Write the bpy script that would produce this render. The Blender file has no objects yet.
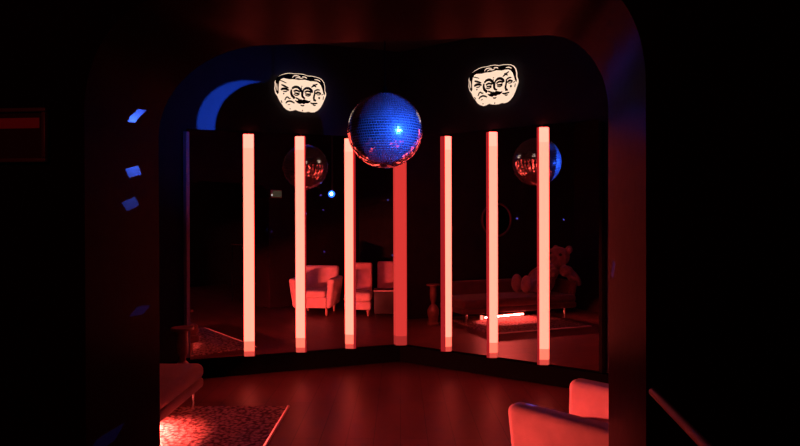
import bpy, bmesh, math, random
from mathutils import Vector, Matrix
random.seed(7)
SC = bpy.context.scene
COL = SC.collection
PI = math.pi

# ------------------------------------------------------------------ materials
def new_mat(name):
    m = bpy.data.materials.new(name); m.use_nodes = True
    nt = m.node_tree; nt.nodes.clear()
    out = nt.nodes.new('ShaderNodeOutputMaterial')
    return m, nt, out

def paint(name, col, rough=.6, metallic=0., spec=.5, var=.0, scale=6., bump=0., bscale=60., sheen=0.):
    m, nt, out = new_mat(name)
    p = nt.nodes.new('ShaderNodeBsdfPrincipled')
    p.inputs['Roughness'].default_value = rough
    p.inputs['Metallic'].default_value = metallic
    p.inputs['Specular IOR Level'].default_value = spec
    if sheen: p.inputs['Sheen Weight'].default_value = sheen
    tc = nt.nodes.new('ShaderNodeTexCoord')
    if var > 0:
        n = nt.nodes.new('ShaderNodeTexNoise'); n.inputs['Scale'].default_value = scale
        n.inputs['Detail'].default_value = 4
        nt.links.new(tc.outputs['Object'], n.inputs['Vector'])
        r = nt.nodes.new('ShaderNodeValToRGB')
        r.color_ramp.elements[0].position = .3; r.color_ramp.elements[1].position = .7
        r.color_ramp.elements[0].color = tuple(c * (1 - var) for c in col) + (1,)
        r.color_ramp.elements[1].color = tuple(min(1, c * (1 + var)) for c in col) + (1,)
        nt.links.new(n.outputs['Fac'], r.inputs['Fac'])
        nt.links.new(r.outputs['Color'], p.inputs['Base Color'])
    else:
        p.inputs['Base Color'].default_value = tuple(col) + (1,)
    if bump > 0:
        n2 = nt.nodes.new('ShaderNodeTexNoise'); n2.inputs['Scale'].default_value = bscale
        n2.inputs['Detail'].default_value = 3
        nt.links.new(tc.outputs['Object'], n2.inputs['Vector'])
        b = nt.nodes.new('ShaderNodeBump'); b.inputs['Strength'].default_value = bump
        b.inputs['Distance'].default_value = .01
        nt.links.new(n2.outputs['Fac'], b.inputs['Height'])
        nt.links.new(b.outputs['Normal'], p.inputs['Normal'])
    nt.links.new(p.outputs['BSDF'], out.inputs['Surface'])
    return m

def emit(name, col, strength=1.):
    m, nt, out = new_mat(name)
    e = nt.nodes.new('ShaderNodeEmission')
    e.inputs['Color'].default_value = tuple(col) + (1,)
    e.inputs['Strength'].default_value = strength
    nt.links.new(e.outputs['Emission'], out.inputs['Surface'])
    return m

def mirror_mat(name, col=(.86, .86, .88), rough=0.):
    m, nt, out = new_mat(name)
    g = nt.nodes.new('ShaderNodeBsdfGlossy')
    g.inputs['Color'].default_value = tuple(col) + (1,)
    g.inputs['Roughness'].default_value = rough
    nt.links.new(g.outputs['BSDF'], out.inputs['Surface'])
    return m

def floor_mat():
    m, nt, out = new_mat('dark_floorboards')
    p = nt.nodes.new('ShaderNodeBsdfPrincipled')
    tc = nt.nodes.new('ShaderNodeTexCoord')
    mp = nt.nodes.new('ShaderNodeMapping'); mp.inputs['Rotation'].default_value = (0, 0, PI / 2)
    nt.links.new(tc.outputs['Object'], mp.inputs['Vector'])
    br = nt.nodes.new('ShaderNodeTexBrick')
    br.inputs['Scale'].default_value = 1.
    br.inputs['Brick Width'].default_value = 1.7; br.inputs['Row Height'].default_value = .19
    br.inputs['Mortar Size'].default_value = .003
    br.inputs['Color1'].default_value = (.21, .065, .06, 1)
    br.inputs['Color2'].default_value = (.165, .052, .048, 1)
    br.inputs['Mortar'].default_value = (.09, .03, .027, 1)
    nt.links.new(mp.outputs['Vector'], br.inputs['Vector'])
    n = nt.nodes.new('ShaderNodeTexNoise'); n.inputs['Scale'].default_value = 1.6; n.inputs['Detail'].default_value = 5
    nt.links.new(tc.outputs['Object'], n.inputs['Vector'])
    mx = nt.nodes.new('ShaderNodeMixRGB'); mx.blend_type = 'MULTIPLY'; mx.inputs['Fac'].default_value = .55
    nt.links.new(br.outputs['Color'], mx.inputs['Color1']); nt.links.new(n.outputs['Fac'], mx.inputs['Color2'])
    nt.links.new(mx.outputs['Color'], p.inputs['Base Color'])
    mr = nt.nodes.new('ShaderNodeMapRange')
    mr.inputs['To Min'].default_value = .34; mr.inputs['To Max'].default_value = .50
    nt.links.new(n.outputs['Fac'], mr.inputs['Value']); nt.links.new(mr.outputs['Result'], p.inputs['Roughness'])
    p.inputs['Specular IOR Level'].default_value = .15
    nt.links.new(p.outputs['BSDF'], out.inputs['Surface'])
    return m

def rug_mat():
    m, nt, out = new_mat('patterned_rug_wool')
    p = nt.nodes.new('ShaderNodeBsdfPrincipled'); p.inputs['Roughness'].default_value = .95
    p.inputs['Specular IOR Level'].default_value = .1
    tc = nt.nodes.new('ShaderNodeTexCoord')
    v = nt.nodes.new('ShaderNodeTexVoronoi'); v.inputs['Scale'].default_value = 30
    n = nt.nodes.new('ShaderNodeTexNoise'); n.inputs['Scale'].default_value = 38; n.inputs['Detail'].default_value = 6
    nt.links.new(tc.outputs['Object'], v.inputs['Vector']); nt.links.new(tc.outputs['Object'], n.inputs['Vector'])
    mx = nt.nodes.new('ShaderNodeMath'); mx.operation = 'MULTIPLY'
    nt.links.new(v.outputs['Distance'], mx.inputs[0]); nt.links.new(n.outputs['Fac'], mx.inputs[1])
    r = nt.nodes.new('ShaderNodeValToRGB')
    r.color_ramp.elements[0].position = .12; r.color_ramp.elements[0].color = (.45, .28, .24, 1)
    r.color_ramp.elements[1].position = .36; r.color_ramp.elements[1].color = (.10, .04, .04, 1)
    nt.links.new(mx.outputs[0], r.inputs['Fac']); nt.links.new(r.outputs['Color'], p.inputs['Base Color'])
    b = nt.nodes.new('ShaderNodeBump'); b.inputs['Strength'].default_value = .9; b.inputs['Distance'].default_value = .012
    n3 = nt.nodes.new('ShaderNodeTexNoise'); n3.inputs['Scale'].default_value = 70; n3.inputs['Detail'].default_value = 4
    nt.links.new(tc.outputs['Object'], n3.inputs['Vector'])
    nt.links.new(n3.outputs['Fac'], b.inputs['Height']); nt.links.new(b.outputs['Normal'], p.inputs['Normal'])
    nt.links.new(p.outputs['BSDF'], out.inputs['Surface'])
    return m

def tile_mat():
    m, nt, out = new_mat('mirror_tiles')
    p = nt.nodes.new('ShaderNodeBsdfPrincipled')
    p.inputs['Base Color'].default_value = (.85, .85, .88, 1)
    p.inputs['Metallic'].default_value = 1.; p.inputs['Roughness'].default_value = .10
    d = nt.nodes.new('ShaderNodeBsdfGlossy'); d.inputs['Color'].default_value = (.8, .8, .85, 1)
    d.inputs['Roughness'].default_value = .62
    mx = nt.nodes.new('ShaderNodeMixShader'); mx.inputs['Fac'].default_value = .04
    nt.links.new(p.outputs['BSDF'], mx.inputs[1]); nt.links.new(d.outputs['BSDF'], mx.inputs[2])
    nt.links.new(mx.outputs['Shader'], out.inputs['Surface'])
    return m

M = {}
M['black_paint'] = paint('black_wall_paint', (.012, .010, .012), .6, spec=.15, var=.2, bump=.08)
M['side_paint'] = paint('dark_wall_paint', (.016, .011, .012), .6, spec=.15, var=.2, bump=.08)
M['blue_catch'] = paint('matt_black_back_wall_paint', (.035, .035, .045), .8, spec=.1, var=.1)
M['arch'] = paint('satin_maroon_black_arch_paint', (.013, .005, .007), .28, spec=.008, var=.15, scale=3, bump=.05, bscale=20)
M['ceil'] = paint('dark_ceiling_paint', (.05, .05, .055), .8, spec=.1)
M['plinth'] = paint('matt_black_skirting', (.003, .003, .003), .7, spec=.0)
M['floor'] = floor_mat()
M['mirror'] = mirror_mat('mirror_glass')
M['tile'] = tile_mat()
M['rod'] = paint('matt_black_rod', (.003, .003, .003), .9, spec=.05)
M['grout'] = paint('ball_grout', (.06, .06, .066), .5)
M['metal'] = paint('dark_metal', (.25, .25, .26), .35, metallic=1.)
M['chrome'] = paint('chrome_metal', (.8, .8, .8), .15, metallic=1.)
M['blk'] = paint('black_plastic', (.012, .012, .013), .4)
M['fabric'] = paint('pale_upholstery_fabric', (.62, .42, .40), .85, spec=.2, var=.12, scale=9, bump=.25, bscale=180, sheen=.2)
M['fabric2'] = paint('rose_upholstery_fabric', (.48, .24, .23), .85, spec=.2, var=.14, scale=8, bump=.25, bscale=160)
M['chaise'] = paint('dark_red_velvet', (.115, .035, .04), .8, spec=.2, var=.15, scale=7, bump=.2, bscale=120, sheen=.3)
M['wood'] = paint('dark_turned_wood', (.2, .09, .075), .4, var=.3, scale=12)
M['legwood'] = paint('brown_leg_wood', (.28, .13, .10), .45, var=.2, scale=20)
M['darkwood'] = paint('black_stained_wood', (.02, .013, .013), .45, var=.2, scale=9)
M['pale_edge'] = paint('pale_edge_trim', (.6, .4, .36), .5)
M['plush'] = paint('plush_fur', (.30, .15, .14), .95, spec=.1, var=.2, scale=14, bump=.9, bscale=55, sheen=.5)
M['rug'] = rug_mat()
M['binding'] = paint('pale_rug_binding', (.75, .5, .45), .9)
M['rail'] = paint('red_brown_rail', (.12, .04, .035), .45, var=.2)
M['frame'] = paint('dark_picture_frame', (.10, .05, .05), .4)
M['canvas'] = paint('dim_picture_print', (.05, .012, .016), .3)
M['glare'] = paint('red_glare_band', (.55, .08, .12), .4)  # red glare on the picture glass, put into a coloured band
COLR = (7.0, .50, .34)
M['tube'] = emit('lit_tube_diffuser', COLR, 1.)
M['tube_dim'] = emit('lit_tube_diffuser_red', (.72, .040, .034), 1.)
M['tube_side'] = emit('lit_tube_side_red', (.36, .012, .016), 1.)
M['tube_top'] = emit('lit_tube_top', (6.8, .60, .43), 1.)
M['tube_base'] = emit('lit_tube_foot', (2.2, .24, .15), 1.)
M['tube_cap'] = emit('lit_tube_foot_cap', (.75, .075, .055), 1.)
M['tube_base_dim'] = emit('lit_tube_foot_red', (.42, .025, .022), 1.)
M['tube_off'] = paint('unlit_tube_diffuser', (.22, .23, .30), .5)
M['tube_off_shaded'] = paint('unlit_tube_diffuser_shaded', (.010, .008, .008), .8, spec=.0)  # same diffuser as the left column, with shade put into its colour
M['sign_face'] = emit('lit_sign_face', (1.05, .74, .54), 1.)
M['sign_back'] = paint('sign_backing_black', (.02, .01, .01), .5)
M['ink'] = paint('sign_black_linework', (.004, .002, .002), .7, spec=.1)
M['led'] = emit('red_led_lens', (14., 1.2, .75), 1.)
M['led_end'] = emit('red_led_end', (5., .45, .3), 1.)
M['par_lens'] = emit('blue_lens', (.10, .5, 4.5), 1.)
M['par_core'] = emit('blue_white_core', (3., 6., 12.), 1.)
M['box_panel'] = paint('grey_wall_panel', (.4, .38, .33), .6)
M['panel_glow'] = emit('panel_face_glow', (.045, .032, .020), 1.)  # added glow that keeps the grey panel visible, no real screen
M['dot'] = emit('white_indicator', (.8, .75, .65), 1.)

# ------------------------------------------------------------------ helpers
def link(name, bm, mat, parent=None, smooth=True, angle=35):
    me = bpy.data.meshes.new(name)
    bmesh.ops.recalc_face_normals(bm, faces=bm.faces[:])
    bm.to_mesh(me); bm.free()
    mats = mat if isinstance(mat, (list, tuple)) else [mat]
    for m in mats: me.materials.append(m)
    if smooth:
        for p in me.polygons: p.use_smooth = True
        me.set_sharp_from_angle(angle=math.radians(angle))
    o = bpy.data.objects.new(name, me); COL.objects.link(o)
    if parent: o.parent = parent
    return o

def tag(o, label, cat, group=None):
    o['label'] = label; o['category'] = cat
    if group: o['group'] = group
    return o

def struct(o):
    o['kind'] = 'structure'; return o

def thing(name, label, cat, loc=(0, 0, 0), rz=0., group=None):
    o = bpy.data.objects.new(name, None); COL.objects.link(o)
    o.location = loc; o.rotation_euler = (0, 0, rz); o.empty_display_size = .1
    return tag(o, label, cat, group)

def rbox(bm, c, s, bev=.02, seg=3, fn=None, mi=0):
    """bevelled box; fn(v)->v reshapes the corner points before bevelling"""
    r = bmesh.ops.create_cube(bm, size=1.)
    vs = r['verts']
    for v in vs:
        v.co = Vector((v.co.x * s[0], v.co.y * s[1], v.co.z * s[2]))
        if fn: v.co = Vector(fn(v.co))
        v.co += Vector(c)
    fs = set(f for v in vs for f in v.link_faces)
    for f in fs: f.material_index = mi
    if bev > 0:
        es = list(set(e for v in vs for e in v.link_edges))
        bmesh.ops.bevel(bm, geom=es, offset=bev, segments=seg, profile=.5, affect='EDGES', clamp_overlap=True)

def lathe(bm, prof, c=(0, 0, 0), n=28, mat=None):
    rings = []
    for r, z in prof:
        ring = []
        for k in range(n):
            a = 2 * PI * k / n
            p = Vector((r * math.cos(a), r * math.sin(a), z))
            if mat: p = mat @ p
            ring.append(bm.verts.new(p + Vector(c)))
        rings.append(ring)
    for a, b in zip(rings[:-1], rings[1:]):
        for k in range(n):
            bm.faces.new((a[k], a[(k + 1) % n], b[(k + 1) % n], b[k]))
    bm.faces.new(list(reversed(rings[0]))); bm.faces.new(rings[-1])

def prism(bm, pts, z0, z1, mi=0):
    lo = [bm.verts.new((p[0], p[1], z0)) for p in pts]
    hi = [bm.verts.new((p[0], p[1], z1)) for p in pts]
    n = len(pts)
    fs = [bm.faces.new(list(reversed(lo))), bm.faces.new(hi)]
    for k in range(n):
        fs.append(bm.faces.new((lo[k], lo[(k + 1) % n], hi[(k + 1) % n], hi[k])))
    for f in fs: f.material_index = mi

def tube(bm, a, b, r0, r1=None, n=12):
    a = Vector(a); b = Vector(b); r1 = r0 if r1 is None else r1
    q = (b - a).to_track_quat('Z', 'Y').to_matrix()
    lathe(bm, [(r0, 0), (r1, (b - a).length)], a, n, q)

def slab(bm, quad, t):
    """quad: 4 world points, extruded by vector t"""
    a = [bm.verts.new(Vector(p)) for p in quad]
    b = [bm.verts.new(Vector(p) + Vector(t)) for p in quad]
    bm.faces.new(a); bm.faces.new(list(reversed(b)))
    for k in range(4):
        bm.faces.new((a[k], a[(k + 1) % 4], b[(k + 1) % 4], b[k]))

# ------------------------------------------------------------------ camera
cd = bpy.data.cameras.new('camera'); cam = bpy.data.objects.new('camera', cd); COL.objects.link(cam)
cd.sensor_fit = 'HORIZONTAL'; cd.sensor_width = 36.; cd.lens = 27.; cd.clip_start = .02
pitch, roll = .005, -.003
fw = Vector((0, math.cos(pitch), -math.sin(pitch))); up = Vector((0, math.sin(pitch), math.cos(pitch))); rt = Vector((1, 0, 0))
r2 = rt * math.cos(roll) + up * math.sin(roll); u2 = up * math.cos(roll) - rt * math.sin(roll)
mw = Matrix((r2, u2, -fw)).transposed().to_4x4(); mw.translation = (0, 0, 1.55)
cam.matrix_world = mw
SC.camera = cam

# ------------------------------------------------------------------ room geometry
TL, TR = .340, .601
C0 = Vector((.004, 6.619, 0))
DL = Vector((-math.cos(TL), -math.sin(TL), 0)); DR = Vector((math.cos(TR), -math.sin(TR), 0))
NL = Vector((math.sin(TL), -math.cos(TL), 0)); NR = Vector((-math.sin(TR), -math.cos(TR), 0))
ZT, ZB, ZC = 2.447, .180, 3.4
XW = 2.5; XR = 2.8
sL = (XW + C0.x) / math.cos(TL); sR = (XR - C0.x) / math.cos(TR)
def WP(side, s, h=0., z=0.):
    d, n = (DL, NL) if side == 'L' else (DR, NR)
    p = C0 + d * s + n * h
    return Vector((p.x, p.y, z))

bm = bmesh.new(); rbox(bm, (.1, 2.4, -.05), (5.9, 9.6, .1), 0); struct(link('floor', bm, M['floor'], smooth=False))
bm = bmesh.new(); rbox(bm, (.1, 2.4, ZC + .05), (5.9, 9.6, .1), 0); struct(link('ceiling', bm, M['ceil'], smooth=False))
bm = bmesh.new(); rbox(bm, (-XW - .05, 1.8, ZC / 2), (.1, 8.2, ZC), 0); struct(link('wall_left', bm, M['side_paint'], smooth=False))
bm = bmesh.new(); rbox(bm, (XR + .05, 1.3, ZC / 2), (.1, 7.6, ZC), 0); struct(link('wall_right', bm, M['side_paint'], smooth=False))
bm = bmesh.new(); rbox(bm, (.15, -2.25, ZC / 2), (5.5, .1, ZC), 0); struct(link('wall_rear', bm, M['black_paint'], smooth=False))
bm = bmesh.new(); slab(bm, [WP('L', 0, 0, 0), WP('L', sL + .1, 0, 0), WP('L', sL + .1, 0, ZC), WP('L', 0, 0, ZC)], -NL * .1)
struct(link('wall_back_left', bm, M['blue_catch'], smooth=False))
bm = bmesh.new(); slab(bm, [WP('R', 0, 0, 0), WP('R', sR + .1, 0, 0), WP('R', sR + .1, 0, ZC), WP('R', 0, 0, ZC)], -NR * .1)
struct(link('wall_back_right', bm, M['blue_catch'], smooth=False))

# skirting below the mirrors
bm = bmesh.new(); slab(bm, [WP('L', 0, 0, 0), WP('L', sL, 0, 0), WP('L', sL, 0, ZB - .004), WP('L', 0, 0, ZB - .004)], NL * .05)
struct(link('baseboard_left', bm, M['plinth'], smooth=False))
bm = bmesh.new(); slab(bm, [WP('R', 0, 0, 0), WP('R', sR, 0, 0), WP('R', sR, 0, ZB - .004), WP('R', 0, 0, ZB - .004)], NR * .05)
struct(link('baseboard_right', bm, M['plinth'], smooth=False))

# the arch wall: two arched outlines joined by the reveal
def arch_profile(xl, yl, xr, yr, zt, rl, rr, n=14):
    yf = lambda x: yl + (yr - yl) * (x - xl) / (xr - xl)
    pts = [(xl, 0.)] + [(xl, (zt - rl[1]) * k / 3) for k in (1, 2)]
    for k in range(n + 1):
        a = PI - PI / 2 * k / n
        pts.append((xl + rl[0] + rl[0] * math.cos(a), zt - rl[1] + rl[1] * math.sin(a)))
    x0, x1 = xl + rl[0], xr - rr[0]
    for k in range(1, 8): pts.append((x0 + (x1 - x0) * k / 8, zt))
    for k in range(n + 1):
        a = PI / 2 - PI / 2 * k / n
        pts.append((xr - rr[0] + rr[0] * math.cos(a), zt - rr[1] + rr[1] * math.sin(a)))
    pts += [(xr, (zt - rr[1]) * k / 3) for k in (2, 1)] + [(xr, 0.)]
    return [Vector((x, yf(x), z)) for x, z in pts], yf
far, yff = arch_profile(-.892, 2.22, .712, 2.05, 2.185, (.40, .33), (.20, .26))
near, yfn = arch_profile(-.919, 1.75, .664, 1.62, 2.20, (.27, .33), (.16, .28))
bm = bmesh.new()
fv = [bm.verts.new(p) for p in far]; nv = [bm.verts.new(p) for p in near]
# softly rounded far edge
for k in range(len(fv) - 1):
    bm.faces.new((nv[k], nv[k + 1], fv[k + 1], fv[k]))
for vs, yf in ((nv, yfn), (fv, yff)):
    o = [bm.verts.new((x, yf(x), z)) for x, z in ((XR, 0), (XR, ZC), (-XW, ZC), (-XW, 0))]
    bm.faces.new(vs + o)
bmesh.ops.bevel(bm, geom=[e for e in bm.edges if e.verts[0] in fv and e.verts[1] in fv], offset=.03, segments=3, profile=.5, affect='EDGES')
struct(link('wall_arch', bm, M['arch'], angle=50))

# ------------------------------------------------------------------ mirror panels
cuts = {'L': [0.0, .567, 1.099, 1.625, 2.22], 'R': [0.0, .573, 1.103, 1.635, 2.17]}
mlab = {
 ('L', 0): 'mirror panel just left of the dim red corner column, reflecting a rose seat',
 ('L', 1): 'mirror panel reflecting the blue spotlight and half of a pale armchair',
 ('L', 2): 'tall mirror panel behind the left half of a reflected armchair, between two bright columns',
 ('L', 3): 'leftmost mirror panel, nearly black, with a strip of reflected rug at its foot',
 ('R', 0): 'mirror panel just right of the dim red corner column, reflecting a small turned pedestal',
 ('R', 1): 'nearly black mirror panel between the two bright columns right of the hanging disco ball',
 ('R', 2): 'mirror panel reflecting the red light bar under the chaise and a second disco ball',
 ('R', 3): 'rightmost mirror panel reflecting a plush bear and the point of a rug'}
for side in 'LR':
    for k in range(4):
        a, b = cuts[side][k], cuts[side][k + 1]
        a += .004 if k else 0.012; b -= .004
        nn = NL if side == 'L' else NR
        bm = bmesh.new()
        slab(bm, [WP(side, a, .001, ZB), WP(side, b, .001, ZB), WP(side, b, .001, ZT), WP(side, a, .001, ZT)], nn * .006)
        o = link('mirror_panel', bm, M['mirror'], smooth=False)
        tag(o, mlab[(side, k)], 'mirror', 'tall mirror panels on the angled back wall')

# ------------------------------------------------------------------ light columns
def wall_depth(a, v, lat):
    """distance along v from the camera (plan) at lateral offset a where the walls are met"""
    best = None
    for n in (NL, NR):
        o = lat * a
        t = ((C0 - o).dot(n)) / (v.dot(n))
        best = t if best is None else min(best, t)
    return best
def column(side, s, w_red, w_bright, order, label, kind='bright'):
    P = WP(side, s); D = P.length; v = P.normalized(); lat = Vector((v.y, -v.x, 0))
    px = D / 600. * .93
    w = (w_red + w_bright) * px
    if order == 'RB': j = -w / 2 + w_red * px
    elif order == 'BR': j = w / 2 - w_red * px
    else: j = 0.
    dl, dr_ = wall_depth(-w / 2, v, lat), wall_depth(w / 2, v, lat)
    df = min(dl, dr_) - .022
    pt = lambda a, d: tuple((lat * a + v * d)[:2])
    dj = wall_depth(j, v, lat)
    root = thing('light_column', label, 'light', (P.x, P.y, ZB), 0, 'vertical light columns on the mirror wall')
    def part(name, poly, z0, z1, m):
        bm = bmesh.new(); prism(bm, [(p[0] - P.x, p[1] - P.y) for p in poly], z0 - ZB, z1 - ZB)
        return link(name, bm, m, root, smooth=False)
    e = .0075
    left = [pt(-w / 2, df), pt(j, df - .012), pt(j, dj - e - .004), pt(-w / 2, dl - e - .004)]
    right = [pt(j, df - .012), pt(w / 2, df), pt(w / 2, dr_ - e - .004), pt(j, dj - e - .004)]
    whole = [pt(-w / 2, df), pt(j, df - .012), pt(w / 2, df), pt(w / 2, dr_ - e - .004), pt(j, dj - e - .004), pt(-w / 2, dl - e - .004)]
    zf = ZB + .15
    zc = ZT - .028
    if kind == 'dim':
        part('diffuser', whole, ZB + .10, zc, M['tube_dim']); part('foot', whole, ZB, ZB + .10, M['tube_base_dim'])
    elif kind == 'off':
        part('diffuser', whole, ZB + .03, zc, M['tube_off'] if side == 'L' else M['tube_off_shaded']); part('foot', whole, ZB, ZB + .03, M['rod'])
    else:
        R, B = (left, right) if order == 'RB' else (right, left)
        part('diffuser', B, zf, zc - .14, M['tube'])
        part('top_section', B, zc - .14, zc, M['tube_top'])
        part('side_strip', R, ZB, zc, M['tube_side'])['label'] = 'deep red side strip'
        ft = part('foot', B, ZB + .05, zf, M['tube_base'])
        part('foot_cap', B, ZB, ZB + .05, M['tube_cap']).parent = ft
    return root
column('L', 1.625, .6, 10.2, 'BR', 'bright light column furthest left of the lit columns')
column('L', 1.099, 1.6, 8.9, 'BR', 'bright light column in front of the reflected pale armchair')
column('L', .567, 2.6, 8.2, 'BR', 'bright light column whose top is hidden by the left edge of the disco ball')
column('L', 0.0, 5, 6, 'C', 'dim red light column below the disco ball in the mirror corner', 'dim')
column('R', .573, 5, 5.4, 'RB', 'light column half red and half bright, just right of the disco ball')
column('R', 1.103, 3, 7.6, 'RB', 'bright light column under the right hand glowing face sign')
column('R', 1.635, 2.4, 8.8, 'RB', 'bright light column furthest right, in front of a reflected disco ball')
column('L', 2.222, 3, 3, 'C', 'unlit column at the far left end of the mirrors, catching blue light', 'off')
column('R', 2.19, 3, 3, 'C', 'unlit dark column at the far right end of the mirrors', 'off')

# ------------------------------------------------------------------ face signs
SK = .54 / 465.
def S(x, y): return ((x - 311) * SK, (255 - y) * SK)
outline = [(100,135),(118,112),(150,96),(185,84),(220,80),(262,84),(300,82),(340,84),(380,97),(420,97),(452,103),(490,112),(512,127),(530,152),(538,190),(536,225),(545,250),(544,272),(530,305),(512,345),(488,385),(462,410),(436,425),(405,428),(380,422),(352,428),(320,426),(290,420),(260,409),(235,418),(208,421),(178,408),(155,388),(138,358),(125,342),(112,318),(102,292),(84,265),(76,228),(82,190),(80,165)]
hair = [(98,140),(120,116),(155,102),(190,92),(222,88),(262,92),(300,90),(338,92),(378,105),(420,105),(452,111),(486,120),(508,135),(524,160),(530,195),(528,222),(534,255),(527,272),(516,250),(508,215),(498,186),(482,164),(460,151),(430,148),(400,149),(380,144),(352,138),(322,140),(296,143),(268,139),(240,138),(212,140),(185,136),(162,132),(142,140),(126,158),(119,187),(115,225),(116,262),(104,278),(90,255),(86,225),(92,188),(90,165)]
locks = [[(100,150),(112,132),(140,116)],[(150,112),(180,106),(205,112)],[(238,122),(258,104),(290,104),(312,114)],[(265,127),(290,118),(318,124),(342,116)],[(330,108),(355,112),(372,122)],[(385,118),(408,112),(425,122)],[(440,130),(470,132),(495,146)],[(460,118),(490,132),(510,158)],[(515,178),(521,205),(524,230)],[(97,180),(98,215),(99,245)]]
strokes = [
 ([(122,150),(150,158),(185,174)],5,2), ([(138,188),(165,200),(203,218)],10,4), ([(132,236),(150,226),(175,226),(206,238)],13,6), ([(150,246),(172,250),(190,245)],6,3),
 ([(156,262),(157,275)],7,4), ([(228,228),(224,255),(232,285),(250,300),(240,310)],13,6), ([(165,328),(176,306),(190,298),(205,310),(218,308)],7,4),
 ([(172,356),(186,340),(212,334),(236,342),(252,352)],9,4), ([(190,368),(210,364)],4,2), ([(205,402),(214,406)],5,3),
 ([(232,222),(255,206),(285,206),(308,226),(312,250)],14,7), ([(246,246),(268,236),(290,240),(304,250)],10,6), ([(252,258),(275,262),(300,262)],9,5), ([(244,270),(270,280),(300,270)],6,3),
 ([(318,205),(319,240),(316,272)],5,3), ([(340,222),(328,250),(324,280),(334,298),(350,304)],12,6), ([(322,192),(322,198)],7,5),
 ([(340,226),(362,212),(390,214),(412,232),(414,252)],14,7), ([(346,250),(370,238),(394,242),(408,252)],10,6), ([(350,262),(378,266),(404,262)],9,5), ([(352,276),(380,282),(402,272)],6,3),
 ([(440,228),(438,262),(430,292),(432,312),(446,322),(424,322)],10,5), ([(438,236),(462,222),(488,224)],8,4), ([(446,260),(468,246),(498,256)],11,5), ([(456,266),(478,268),(496,260)],5,3),
 ([(478,286),(480,306)],10,4), ([(408,202),(438,184),(468,168)],8,3), ([(424,176),(438,186),(456,198)],8,3), ([(418,194),(444,174)],6,3),
 ([(396,342),(416,350),(438,348),(462,346)],9,4), ([(418,362),(434,366),(446,362)],6,3), ([(306,366),(322,372),(340,370)],7,3), ([(318,414),(326,418)],7,4),
 ([(262,300),(285,312),(300,318)],8,5), ([(130,330),(140,352)],5,3), ([(500,268),(520,262)],4,2), ([(520,280),(514,312)],4,2)]
moust = [(256,322),(276,328),(296,318),(312,312),(324,320),(340,312),(360,318),(380,326),(400,322),(392,340),(374,350),(352,350),(338,358),(318,352),(300,358),(280,350),(264,338)]
def ribbon(bm, pts, w0, w1, z0, z1, px=True):
    # smooth the polyline then sweep a flat tapered stroke with thickness
    P = [Vector(p) for p in pts]
    Q = []
    for i in range(len(P) - 1):
        p0 = P[max(i - 1, 0)]; p1 = P[i]; p2 = P[i + 1]; p3 = P[min(i + 2, len(P) - 1)]
        for k in range(4):
            t = k / 4
            Q.append(.5 * ((2 * p1) + (-p0 + p2) * t + (2 * p0 - 5 * p1 + 4 * p2 - p3) * t * t + (-p0 + 3 * p1 - 3 * p2 + p3) * t ** 3))
    Q.append(P[-1])
    n = len(Q); rows = []
    for i, q in enumerate(Q):
        d = (Q[min(i + 1, n - 1)] - Q[max(i - 1, 0)]); d = d.normalized() if d.length > 0 else Vector((1, 0))
        nr = Vector((-d.y, d.x)); t = i / (n - 1)
        w = w1 + (w0 - w1) * math.sin(PI * min(1, max(0, t * .9 + .05)))
        a = S(*(q + nr * w / 2)); b = S(*(q - nr * w / 2))
        rows.append([bm.verts.new((a[0], a[1], z0)), bm.verts.new((b[0], b[1], z0)), bm.verts.new((a[0], a[1], z1)), bm.verts.new((b[0], b[1], z1))])
    for r, s_ in zip(rows[:-1], rows[1:]):
        bm.faces.new((r[2], s_[2], s_[3], r[3])); bm.faces.new((r[0], r[1], s_[1], s_[0]))
        bm.faces.new((r[0], s_[0], s_[2], r[2])); bm.faces.new((r[1], r[3], s_[3], s_[1]))
    for r in (rows[0], rows[-1]): bm.faces.new((r[0], r[1], r[3], r[2]))
def plate(bm, pts, z0, z1):
    q = [S(*p) for p in pts]; prism(bm, q, z0, z1)
def face_sign(side, s, z, tilt, scale, label):
    root = thing('face_sign', label, 'sign', (0, 0, 0), 0, 'glowing face signs above the mirrors')
    n = NL if side == 'L' else NR
    xa = Vector((-n.y, n.x, 0)); ya = Vector((0, 0, 1))       # as seen from the room: x to the right
    R = Matrix((xa, ya, n)).transposed().to_4x4()
    root.matrix_world = Matrix.Translation(WP(side, s, .001, z)) @ R @ Matrix.Rotation(tilt, 4, 'Z') @ Matrix.Scale(scale, 4)
    bm = bmesh.new(); plate(bm, [(311 + (x - 311) * .97, 255 + (y - 255) * .97) for x, y in outline], 0, .03); link('backing', bm, M['sign_back'], root, smooth=False)
    bm = bmesh.new(); plate(bm, outline, .0301, .045); link('face_panel', bm, M['sign_face'], root, smooth=False)
    bm = bmesh.new(); plate(bm, [(311 + (x - 311) * 1.012, 255 + (y - 255) * (1.02 if y < 200 else 1.)) for x, y in hair], .0451, .0461); plate(bm, moust, .0451, .0461)
    for p, a, b in strokes: ribbon(bm, p, a * 1.7 + 1, b * 1.7 + 1, .0451, .0463)
    link('linework', bm, M['ink'], root, smooth=False)
    for i in (2, 3, 4, 6, 9):
        bm = bmesh.new(); ribbon(bm, locks[i], 8, 2, .0464, .0472)
        link('hair_highlight', bm, M['sign_face'], root, smooth=False)
    return root
face_sign('L', 1.104, 2.868, math.radians(1.5), .98, 'glowing cream cut-out sign of merged faces, the one on the left')
face_sign('R', 1.142, 2.882, math.radians(3.), .98, 'glowing cream cut-out sign of merged faces, the one on the right')

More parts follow.
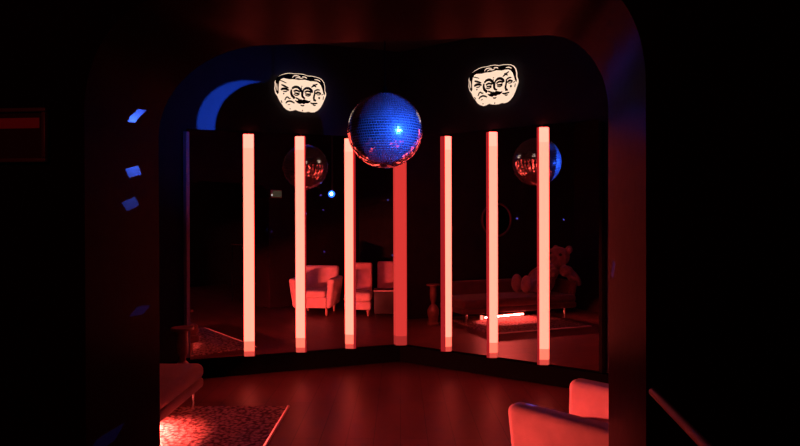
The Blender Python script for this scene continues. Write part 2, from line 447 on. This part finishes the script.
# ------------------------------------------------------------------ disco ball
BALL = Vector((-.116, 4.763, 2.26)); BR = .297
root = thing('disco_ball', 'large mirrored disco ball lit blue, hanging before the mirror wall', 'disco ball', BALL)
bm = bmesh.new(); bmesh.ops.create_uvsphere(bm, u_segments=64, v_segments=40, radius=BR - .004)
link('core', bm, M['grout'], root)
bm = bmesh.new(); nb = 46
for i in range(1, nb):
    t0 = PI * i / nb - PI / nb / 2; t1 = t0 + PI / nb
    tm = (t0 + t1) / 2; cnt = max(5, int(2 * nb * math.sin(tm)))
    off = random.random() * 2 * PI; gt = .0022 / BR
    for k in range(cnt):
        p0 = off + 2 * PI * k / cnt; p1 = off + 2 * PI * (k + 1) / cnt
        gp = gt / max(.08, math.sin(tm))
        quad = []
        for t, p in ((t0 + gt, p0 + gp), (t1 - gt, p0 + gp), (t1 - gt, p1 - gp), (t0 + gt, p1 - gp)):
            quad.append(Vector((math.sin(t) * math.cos(p), math.sin(t) * math.sin(p), math.cos(t))))
        cn = sum(quad, Vector()) / 4; nrm = cn.normalized()
        ax = Vector((random.gauss(0, 1), random.gauss(0, 1), random.gauss(0, 1))).normalized()
        rot = Matrix.Rotation(random.gauss(0, .022), 3, ax)
        # flat square tile, proud of the core
        tl = []
        e1 = Vector((math.cos(tm) * math.cos((p0 + p1) / 2), math.cos(tm) * math.sin((p0 + p1) / 2), -math.sin(tm)))
        for q in quad:
            d = (q - cn); d -= nrm * d.dot(nrm)
            tl.append(nrm * BR + (rot @ d) * BR)
        a = [bm.verts.new(v) for v in tl]; b = [bm.verts.new(v - nrm * .003) for v in tl]
        bm.faces.new(a)
        for j in range(4): bm.faces.new((a[j], b[j], b[(j + 1) % 4], a[(j + 1) % 4]))
link('mirror_tiles', bm, M['tile'], root, smooth=False)
bm = bmesh.new(); lathe(bm, [(.045, BR - .012), (.045, BR + .012), (.02, BR + .02), (.012, BR + .05)], n=20); link('top_cap', bm, M['rod'], root)
bm = bmesh.new(); tube(bm, (0, 0, BR + .045), (0, 0, ZC - BALL.z - .14), .005); link('hanging_rod', bm, M['rod'], root)
bm = bmesh.new(); lathe(bm, [(.02, ZC - BALL.z - .15), (.05, ZC - BALL.z - .13), (.055, ZC - BALL.z - .05), (.08, ZC - BALL.z - .045), (.08, ZC - BALL.z)], n=24); link('motor', bm, M['blk'], root)

# ------------------------------------------------------------------ armchair
def leg_bm(x, y, h, r0, r1, dx=0, dy=0):
    bm = bmesh.new(); tube(bm, (x + dx, y + dy, 0), (x, y, h), r1, r0, 14); return bm
def armchair(label, loc, rz):
    root = thing('armchair', label, 'armchair', loc, rz)
    W, D = .70, .72                          # local: x right, y forward (front edge y=0)
    for x, y, dx in ((-.23, -.07, -.0), (.23, -.07, .0), (-.23, -D + .1, 0), (.23, -D + .1, 0)):
        link('leg', leg_bm(x, y, .13, .026, .017, dx, 0), M['legwood'], root)
    bm = bmesh.new(); rbox(bm, (0, -.33, .215), (.47, .62, .17), .02); link('seat_base', bm, M['fabric'], root)
    bm = bmesh.new(); rbox(bm, (0, -.30, .355), (.46, .58, .11), .04, 4); link('seat_cushion', bm, M['fabric'], root)
    for sgn in (-1, 1):
        def f(c, s_=sgn):
            t = (c.z + .225) / .45
            return (c.x * (.8 + .35 * t) + s_ * .045 * t, c.y * (1. + .02 * t), c.z)
        bm = bmesh.new(); rbox(bm, (sgn * .275, -.34, .368), (.11, .68, .475), .045, 5, f); link('arm', bm, M['fabric'], root)
    bm = bmesh.new()
    rbox(bm, (0, -.63, .46), (.55, .13, .62), .05, 5, lambda c: (c.x * (1.0 + .12 * (c.z + .31)), c.y - .10 * (c.z + .31) / .62, c.z))
    link('backrest', bm, M['fabric'], root)
    return root
# front edge runs from (.60,3.16) along u
fa = Vector((-.715, .70, 0)).normalized(); ang = math.atan2(fa.y, fa.x) - PI / 2
ua = Vector((fa.y, -fa.x, 0))
pa = Vector((.56, 3.09, 0)) + ua * .35
armchair('pale armchair lit red, cut off by the right side of the arch', (pa.x, pa.y, 0), ang)

# ------------------------------------------------------------------ armless chairs and side table beside the armchair
def slipper_chair(label, front, ang, W, D):
    root = thing('slipper_chair', label, 'chair', (front.x, front.y, 0), ang, 'armless chairs along the right wall')
    for x, y in ((-W / 2 + .05, -.05), (W / 2 - .05, -.05), (-W / 2 + .05, -D + .06), (W / 2 - .05, -D + .06)):
        link('leg', leg_bm(x, y, .11, .024, .016), M['legwood'], root)
    bm = bmesh.new(); rbox(bm, (0, -D / 2 + .02, .165), (W, D - .06, .13), .03, 3); link('seat_base', bm, M['fabric'], root)
    bm = bmesh.new(); rbox(bm, (0, -D / 2 + .03, .305), (W + .02, D - .06, .15), .06, 4); link('seat_cushion', bm, M['fabric'], root)
    bm = bmesh.new(); rbox(bm, (0, -D + .07, .56), (W, .11, .54), .035, 4, lambda c: (c.x, c.y - .07 * (c.z + .27) / .54, c.z)); link('backrest', bm, M['fabric2'], root)
fb = Vector((-.62, .785, 0)).normalized(); ub = Vector((fb.y, -fb.x, 0)); angb = math.atan2(fb.y, fb.x) - PI / 2
slipper_chair('armless chair between the armchair and the black side table in the mirror', Vector((1.20, 3.68, 0)) + ub * .225, angb, .43, .58)
slipper_chair('armless chair behind the black side table, only its back showing in the mirror', Vector((2.0, 3.86, 0)), angb, .44, .48)
root = thing('side_table', 'low black box side table with pale top edge between the armless chairs', 'table', (1.745, 4.08, 0), angb)
for x in (-.15, .15):
    for y in (-.11, .11):
        link('leg', leg_bm(x, y, .06, .012, .010), M['chrome'], root)
bm = bmesh.new(); rbox(bm, (0, 0, .235), (.36, .28, .35), .008, 2); link('body', bm, M['darkwood'], root)
bm = bmesh.new(); rbox(bm, (0, 0, .424), (.38, .30, .028), .006, 2); link('top', bm, M['darkwood'], root)
bm = bmesh.new(); rbox(bm, (0, .152, .424), (.38, .004, .014), 0); link('edge_trim', bm, M['pale_edge'], root)

# ------------------------------------------------------------------ rug, chaise, light bar, pedestal, bear
root = thing('rug', 'red patterned rug with pale bound edge on the floor at lower left', 'rug', (-1.61, 4.13, 0))
bm = bmesh.new(); rbox(bm, (0, 0, .007), (1.36, 1.66, .014), .004, 2); link('pile', bm, M['rug'], root)
bm = bmesh.new(); rbox(bm, (.683, 0, .008), (.022, 1.68, .016), .005, 2); link('edge_binding', bm, M['binding'], root)
bm = bmesh.new(); rbox(bm, (-.683, 0, .008), (.022, 1.68, .016), .005, 2); link('edge_binding', bm, M['binding'], root)

RZ = .0165   # rug top
root = thing('chaise_longue', 'dark red chaise longue standing on the rug along the left wall', 'chaise longue', (-2.04, 4.0, 0))
for x, y in ((.34, .92), (-.34, .92), (.34, -.82), (-.34, -.82)):
    z0 = RZ if y > 0 else 0
    bm = bmesh.new(); tube(bm, (x, y * 1.0, z0), (x, y, .18), .009, .02, 14); link('leg', bm, M['chrome'], root)
bm = bmesh.new(); rbox(bm, (0, .0, .205), (.80, 2.02, .09), .03, 3); link('frame', bm, M['chaise'], root)
bm = bmesh.new(); rbox(bm, (.01, .0, .305), (.80, 2.0, .13), .055, 5); link('seat_cushion', bm, M['chaise'], root)
bm = bmesh.new(); rbox(bm, (-.335, .10, .45), (.13, 1.7, .26), .05, 5); link('backrest', bm, M['chaise'], root)
bm = bmesh.new(); rbox(bm, (.03, -.93, .42), (.68, .14, .32), .06, 5, lambda c: (c.x, c.y - .08 * (c.z + .16) / .32, c.z)); link('head_rest', bm, M['chaise'], root)

a0 = Vector((-1.93, 4.50, 0)); a1 = Vector((-2.035, 3.72, 0)); ln = (a1 - a0).length; mid = (a0 + a1) / 2
angbar = math.atan2((a0 - a1).y, (a0 - a1).x) - PI / 2      # local y along the bar, +x faces the room
root = thing('light_bar', 'red LED light bar lying on the rug under the chaise longue', 'light bar', (mid.x, mid.y, RZ), angbar)
bm = bmesh.new(); rbox(bm, (-.03, 0, .032), (.05, ln, .064), .006, 2); housing = link('housing', bm, M['blk'], root)
for k in range(15):
    y = -ln / 2 + .035 + (ln - .07) * k / 14
    bm = bmesh.new(); lathe(bm, [(.019, 0), (.019, .006), (.012, .012), (.004, .014)], (0, 0, 0), 12, Matrix.Rotation(PI / 2, 3, 'Y'))
    o = link('led_lens', bm, M['led'], housing); o.location = (-.005, y, .034)
for sgn in (-1, 1):
    bm = bmesh.new(); rbox(bm, (-.03, sgn * (ln / 2 + .012), .032), (.052, .022, .066), .004, 2); link('end_cap', bm, M['led_end'] if sgn > 0 else M['blk'], root)

root = thing('pedestal', 'small turned dark wood pedestal behind the far end of the chaise', 'pedestal', (-1.94, 5.34, 0))
bm = bmesh.new(); lathe(bm, [(.095, 0), (.095, .03), (.075, .045), (.07, .09), (.085, .16), (.085, .22), (.06, .27), (.032, .30)]); link('base', bm, M['wood'], root)
bm = bmesh.new(); lathe(bm, [(.03, .295), (.028, .33), (.045, .37), (.05, .45), (.044, .54), (.05, .57)]); link('shaft', bm, M['wood'], root)
bm = bmesh.new(); lathe(bm, [(.05, .568), (.098, .578), (.10, .592), (.095, .60)]); link('top', bm, M['wood'], root)

# plush bear leaning back on the chaise
def ell(bm, c, r, rot=None):
    m = Matrix.Translation(c) @ (rot.to_4x4() if rot else Matrix()) @ Matrix.Diagonal((r[0], r[1], r[2], 1))
    bmesh.ops.create_uvsphere(bm, u_segments=20, v_segments=14, radius=1., matrix=m)
bx, by, bz = -1.93, 3.42, .37
root = thing('teddy_bear', 'big plush bear sitting on the chaise, seen in the right hand mirror', 'teddy bear', (bx, by, bz))
bm = bmesh.new()
ell(bm, (0, .02, .20), (.20, .20, .20)); ell(bm, (0, -.10, .36), (.165, .16, .18)); ell(bm, (0, -.18, .46), (.12, .11, .10))
ell(bm, (0, -.28, .58), (.185, .185, .165))                                  # head
ell(bm, (.07, -.12, .545), (.085, .10, .075))                                 # muzzle
ell(bm, (-.14, -.34, .70), (.065, .05, .065)); ell(bm, (.13, -.40, .70), (.065, .05, .065))   # ears
for sx in (-1, 1):
    Rl = Matrix.Rotation(.12, 3, 'X')
    ell(bm, (sx * .13, .20, .13), (.10, .22, .105), Rl); ell(bm, (sx * .14, .40, .17), (.10, .085, .15))   # leg, foot
ell(bm, (.20, .02, .32), (.07, .18, .075), Matrix.Rotation(-.5, 3, 'X')); ell(bm, (.21, .14, .24), (.075, .075, .075))
ell(bm, (-.19, .0, .32), (.07, .18, .075), Matrix.Rotation(-.5, 3, 'X'))
ell(bm, (.16, -.44, .27), (.075, .22, .085), Matrix.Rotation(.75, 3, 'X')); ell(bm, (.16, -.32, .36), (.09, .12, .09))
body = link('body', bm, M['plush'], root)
rm = body.modifiers.new('remesh', 'REMESH'); rm.mode = 'VOXEL'; rm.voxel_size = .014; rm.use_smooth_shade = True
sm = body.modifiers.new('smooth', 'SMOOTH'); sm.iterations = 5; sm.factor = .5
for c, r in (((.175, -.20, .625), .024), ((.03, -.115, .645), .022)):
    bm = bmesh.new(); ell(bm, c, (r, r, r)); link('eye', bm, M['blk'], root)
bm = bmesh.new(); ell(bm, (.105, -.033, .565), (.032, .02, .022)); link('nose', bm, M['blk'], root)

# ------------------------------------------------------------------ round frame on the left wall
root = thing('round_frame', 'thin round red frame on the left wall, faint in the mirror', 'frame', (-XW + .002, 3.95, 1.55))
bm = bmesh.new()
n, m_ = 48, 8; R0, r0 = .27, .018
vv = [[bm.verts.new((.02 + r0 * math.cos(2 * PI * j / m_), (R0 + r0 * math.sin(2 * PI * j / m_)) * math.cos(2 * PI * i / n), (R0 + r0 * math.sin(2 * PI * j / m_)) * math.sin(2 * PI * i / n))) for j in range(m_)] for i in range(n)]
for i in range(n):
    for j in range(m_):
        bm.faces.new((vv[i][j], vv[(i + 1) % n][j], vv[(i + 1) % n][(j + 1) % m_], vv[i][(j + 1) % m_]))
link('rim', bm, M['rail'], root)
bm = bmesh.new(); lathe(bm, [(.262, 0), (.262, .012)], (0, 0, 0), 48, Matrix.Rotation(PI / 2, 3, 'Y')); link('disc', bm, M['plinth'], root)

# ------------------------------------------------------------------ blue spotlight
LAMP = Vector((1.525, 2.818, 2.01)); AX = Vector((-.6715, .7338, .1027)).normalized()
root = thing('spotlight', 'blue stage spotlight on a ceiling pole, seen as a bright blue point in the mirror', 'spotlight', LAMP)
q = AX.to_track_quat('Z', 'Y').to_matrix()
bm = bmesh.new(); lathe(bm, [(.04, -.24), (.06, -.22), (.066, -.05), (.07, -.012)], (0, 0, 0), 24, q); can = link('can', bm, M['blk'], root)
bm = bmesh.new(); lathe(bm, [(.058, -.0115), (.058, -.006), (.045, -.004)], (0, 0, 0), 24, q); link('lens', bm, M['par_lens'], can)
bm = bmesh.new(); lathe(bm, [(.024, -.0035), (.024, -.002), (.01, -.001)], (0, 0, 0), 16, q); link('led_core', bm, M['par_core'], can)
bm = bmesh.new(); tube(bm, (.08, -.1, 0.06), (.08, -.1, ZC - LAMP.z), .014); tube(bm, (.08, -.1, .06), (.02, -.06, .05), .012); link('hanging_pole', bm, M['blk'], root)

# ------------------------------------------------------------------ front room: rail, picture, wall panel
root = thing('handrail', 'dull red handrail sloping out of frame right of the arch', 'handrail', (.64, 1.40, 0))
bm = bmesh.new(); tube(bm, (.030, .19, 1.092), (-.085, -.62, 1.092), .011, .011, 14); link('rail', bm, M['rail'], root)
for y, x in ((-.30, -.041), (-.58, -.081)):
    bm = bmesh.new(); tube(bm, (x, y, 0), (x, y, 1.086), .010); link('post', bm, M['rod'], root)

yw = lambda x: yfn(x)
px_ = -1.188
root = thing('picture', 'small dark framed picture with a dull red glare painted on, left of the arch', 'picture', (px_, yw(px_) - .002, 1.80), math.atan2(1.62 - 1.75, .664 + .919))
bm = bmesh.new()
for c, s_ in (((0, -.011, .073), (.33, .022, .012)), ((0, -.011, -.073), (.33, .022, .012)), ((.159, -.011, 0), (.012, .022, .134)), ((-.159, -.011, 0), (.012, .022, .134))): rbox(bm, c, s_, .003, 2)
link('frame', bm, M['frame'], root)
bm = bmesh.new(); rbox(bm, (0, -.005, 0), (.306, .008, .134), 0); link('print', bm, M['canvas'], root)
bm = bmesh.new(); rbox(bm, (.015, -.0098, .036), (.25, .0012, .030), 0); link('glare_band', bm, M['glare'], root)

root = thing('wall_panel', 'small grey wall panel with a white indicator light, tiny in the left mirror', 'panel', (.845, yff(.845) + .001, 2.02), math.atan2(2.05 - 2.22, .712 + .892))
bm = bmesh.new(); rbox(bm, (0, .02, 0), (.22, .04, .14), .008, 2); case = link('case', bm, M['box_panel'], root)
bm = bmesh.new(); rbox(bm, (.01, .0425, 0), (.18, .004, .11), 0); link('glow_face', bm, M['panel_glow'], case)  # added glowing face over the plain grey panel
bm = bmesh.new(); rbox(bm, (-.10, .044, -.02), (.026, .008, .026), .003, 2); link('indicator', bm, M['dot'], case)

# ------------------------------------------------------------------ lights
def light(name, kind, loc, energy, col, target=None, **kw):
    d = bpy.data.lights.new(name, kind); d.energy = energy; d.color = col
    for k, v in kw.items(): setattr(d, k, v)
    o = bpy.data.objects.new(name, d); COL.objects.link(o); o.location = loc
    if target is not None:
        o.rotation_euler = (Vector(target) - Vector(loc)).to_track_quat('-Z', 'Y').to_euler()
    return o
# blue spotlight beam
light('spotlight_beam', 'SPOT', LAMP + AX * .01, 5000, (.02, .11, 1.), LAMP + AX, spot_size=math.radians(12.56), spot_blend=.04, shadow_soft_size=.012)
# the LED bar
ca, sa = math.cos(angbar), math.sin(angbar)
lp = Vector((mid.x + .016 * ca, mid.y + .016 * sa, RZ + .036))
light('led_bar_light', 'AREA', lp, 350, (1., .088, .07), lp + Vector((ca, sa, -1.0)), shape='RECTANGLE', size=ln * .95, size_y=.012)
light('spotlight_spill', 'SPOT', LAMP + AX * .012, 130, (.02, .11, 1.), LAMP + AX, spot_size=math.radians(30), spot_blend=1., shadow_soft_size=.02)
light('front_room_fill', 'POINT', (-.9, -.6, 2.3), 12, (1., .08, .08), shadow_soft_size=0.)  # added red fill with no lamp there, lifts the picture out of black
# added blue ceiling wash without a fixture, so upper ball tiles reflect blue
light('added_ceiling_fill', 'SPOT', (.25, 3.8, 2.92), 60, (.02, .11, 1.), (.25, 3.8, 3.4), spot_size=math.radians(128), spot_blend=.5, shadow_soft_size=.05)
# light thrown by single mirror tiles of the ball: rectangular flecks
def fleck(target, w, h, rot, energy, col=(.05, .14, 1.)):
    T = Vector(target); d = (T - BALL).normalized(); src = BALL + d * (BR + .012)
    o = light('tile_fleck', 'SPOT', src, energy, col, T, spot_size=math.radians(4), spot_blend=0, shadow_soft_size=0.)
    L = o.data; L.use_nodes = True; nt = L.node_tree; nt.nodes.clear()
    dist = (T - src).length; hw, hh = w / 2 / dist, h / 2 / dist
    out = nt.nodes.new('ShaderNodeOutputLight'); em = nt.nodes.new('ShaderNodeEmission')
    tc = nt.nodes.new('ShaderNodeTexCoord'); mp = nt.nodes.new('ShaderNodeMapping'); mp.inputs['Rotation'].default_value = (0, 0, rot)
    nt.links.new(tc.outputs['Normal'], mp.inputs['Vector'])
    sx = nt.nodes.new('ShaderNodeSeparateXYZ'); nt.links.new(mp.outputs['Vector'], sx.inputs[0])
    def m(op, a, b):
        n_ = nt.nodes.new('ShaderNodeMath'); n_.operation = op
        for i, x in enumerate((a, b)):
            if x is None: continue
            if isinstance(x, float): n_.inputs[i].default_value = x
            else: nt.links.new(x, n_.inputs[i])
        return n_.outputs[0]
    def inside(c, lim):
        q_ = m('ABSOLUTE', m('DIVIDE', c, sx.outputs['Z']), None)
        return m('LESS_THAN', q_, float(lim))
    mask = m('MULTIPLY', inside(sx.outputs['X'], hw), inside(sx.outputs['Y'], hh))
    nt.links.new(mask, em.inputs['Strength']); nt.links.new(em.outputs[0], out.inputs['Surface'])
F = .35
fleck((-.905, 2.02, 1.905), .011, .046, .1, 20000 * F)
fleck((-.905, 2.028, 1.715), .019, .034, -.15, 17000 * F)
fleck((-.905, 2.012, 1.606), .019, .036, -.22, 15000 * F)
fleck((-.905, 2.061, 1.233), .014, .046, -.5, 7000 * F)
fleck((-.908, 1.875, .880), .016, .080, -.45, 4500 * F)
fleck((.704, 1.985, 1.385), .012, .060, .2, 5000 * F)
fleck((.675, 3.07, .60), .04, .05, .2, 900 * F)
# small scattered flecks on the walls behind, from the lit side of the ball
dsrc = BALL + Vector((.45, -.89, .05)).normalized() * (BR + .03)
o = light('tile_fleck_scatter', 'POINT', dsrc, 24000, (.12, .14, 1.), shadow_soft_size=0.)
L = o.data; L.use_nodes = True; nt = L.node_tree; nt.nodes.clear()
out = nt.nodes.new('ShaderNodeOutputLight'); em = nt.nodes.new('ShaderNodeEmission')
tc = nt.nodes.new('ShaderNodeTexCoord'); v = nt.nodes.new('ShaderNodeTexVoronoi'); v.inputs['Scale'].default_value = 12.
nt.links.new(tc.outputs['Normal'], v.inputs['Vector'])
lt = nt.nodes.new('ShaderNodeMath'); lt.operation = 'LESS_THAN'; lt.inputs[1].default_value = .06
nt.links.new(v.outputs['Distance'], lt.inputs[0])
sz = nt.nodes.new('ShaderNodeSeparateXYZ'); nt.links.new(tc.outputs['Normal'], sz.inputs[0])
g1 = nt.nodes.new('ShaderNodeMath'); g1.operation = 'GREATER_THAN'; g1.inputs[1].default_value = -.42; nt.links.new(sz.outputs['Z'], g1.inputs[0])
g2 = nt.nodes.new('ShaderNodeMath'); g2.operation = 'LESS_THAN'; g2.inputs[1].default_value = .10; nt.links.new(sz.outputs['Z'], g2.inputs[0])
m1 = nt.nodes.new('ShaderNodeMath'); m1.operation = 'MULTIPLY'; nt.links.new(g1.outputs[0], m1.inputs[0]); nt.links.new(g2.outputs[0], m1.inputs[1])
m2 = nt.nodes.new('ShaderNodeMath'); m2.operation = 'MULTIPLY'; nt.links.new(lt.outputs[0], m2.inputs[0]); nt.links.new(m1.outputs[0], m2.inputs[1])
nt.links.new(m2.outputs[0], em.inputs['Strength'])
nt.links.new(em.outputs[0], out.inputs['Surface'])

# ------------------------------------------------------------------ world and view
w = bpy.data.worlds.new('World'); SC.world = w; w.use_nodes = True
w.node_tree.nodes['Background'].inputs['Color'].default_value = (0, 0, 0, 1)
w.node_tree.nodes['Background'].inputs['Strength'].default_value = 0.
vs = SC.view_settings
SC.display_settings.display_device = 'sRGB'
vs.view_transform = 'Standard'; vs.look = 'None'; vs.exposure = 0.; vs.gamma = 1.; vs.use_curve_mapping = False
cy = SC.cycles
cy.max_bounces = 10; cy.glossy_bounces = 6; cy.diffuse_bounces = 3; cy.caustics_reflective = True; cy.blur_glossy = .5
cy.sample_clamp_indirect = 4.
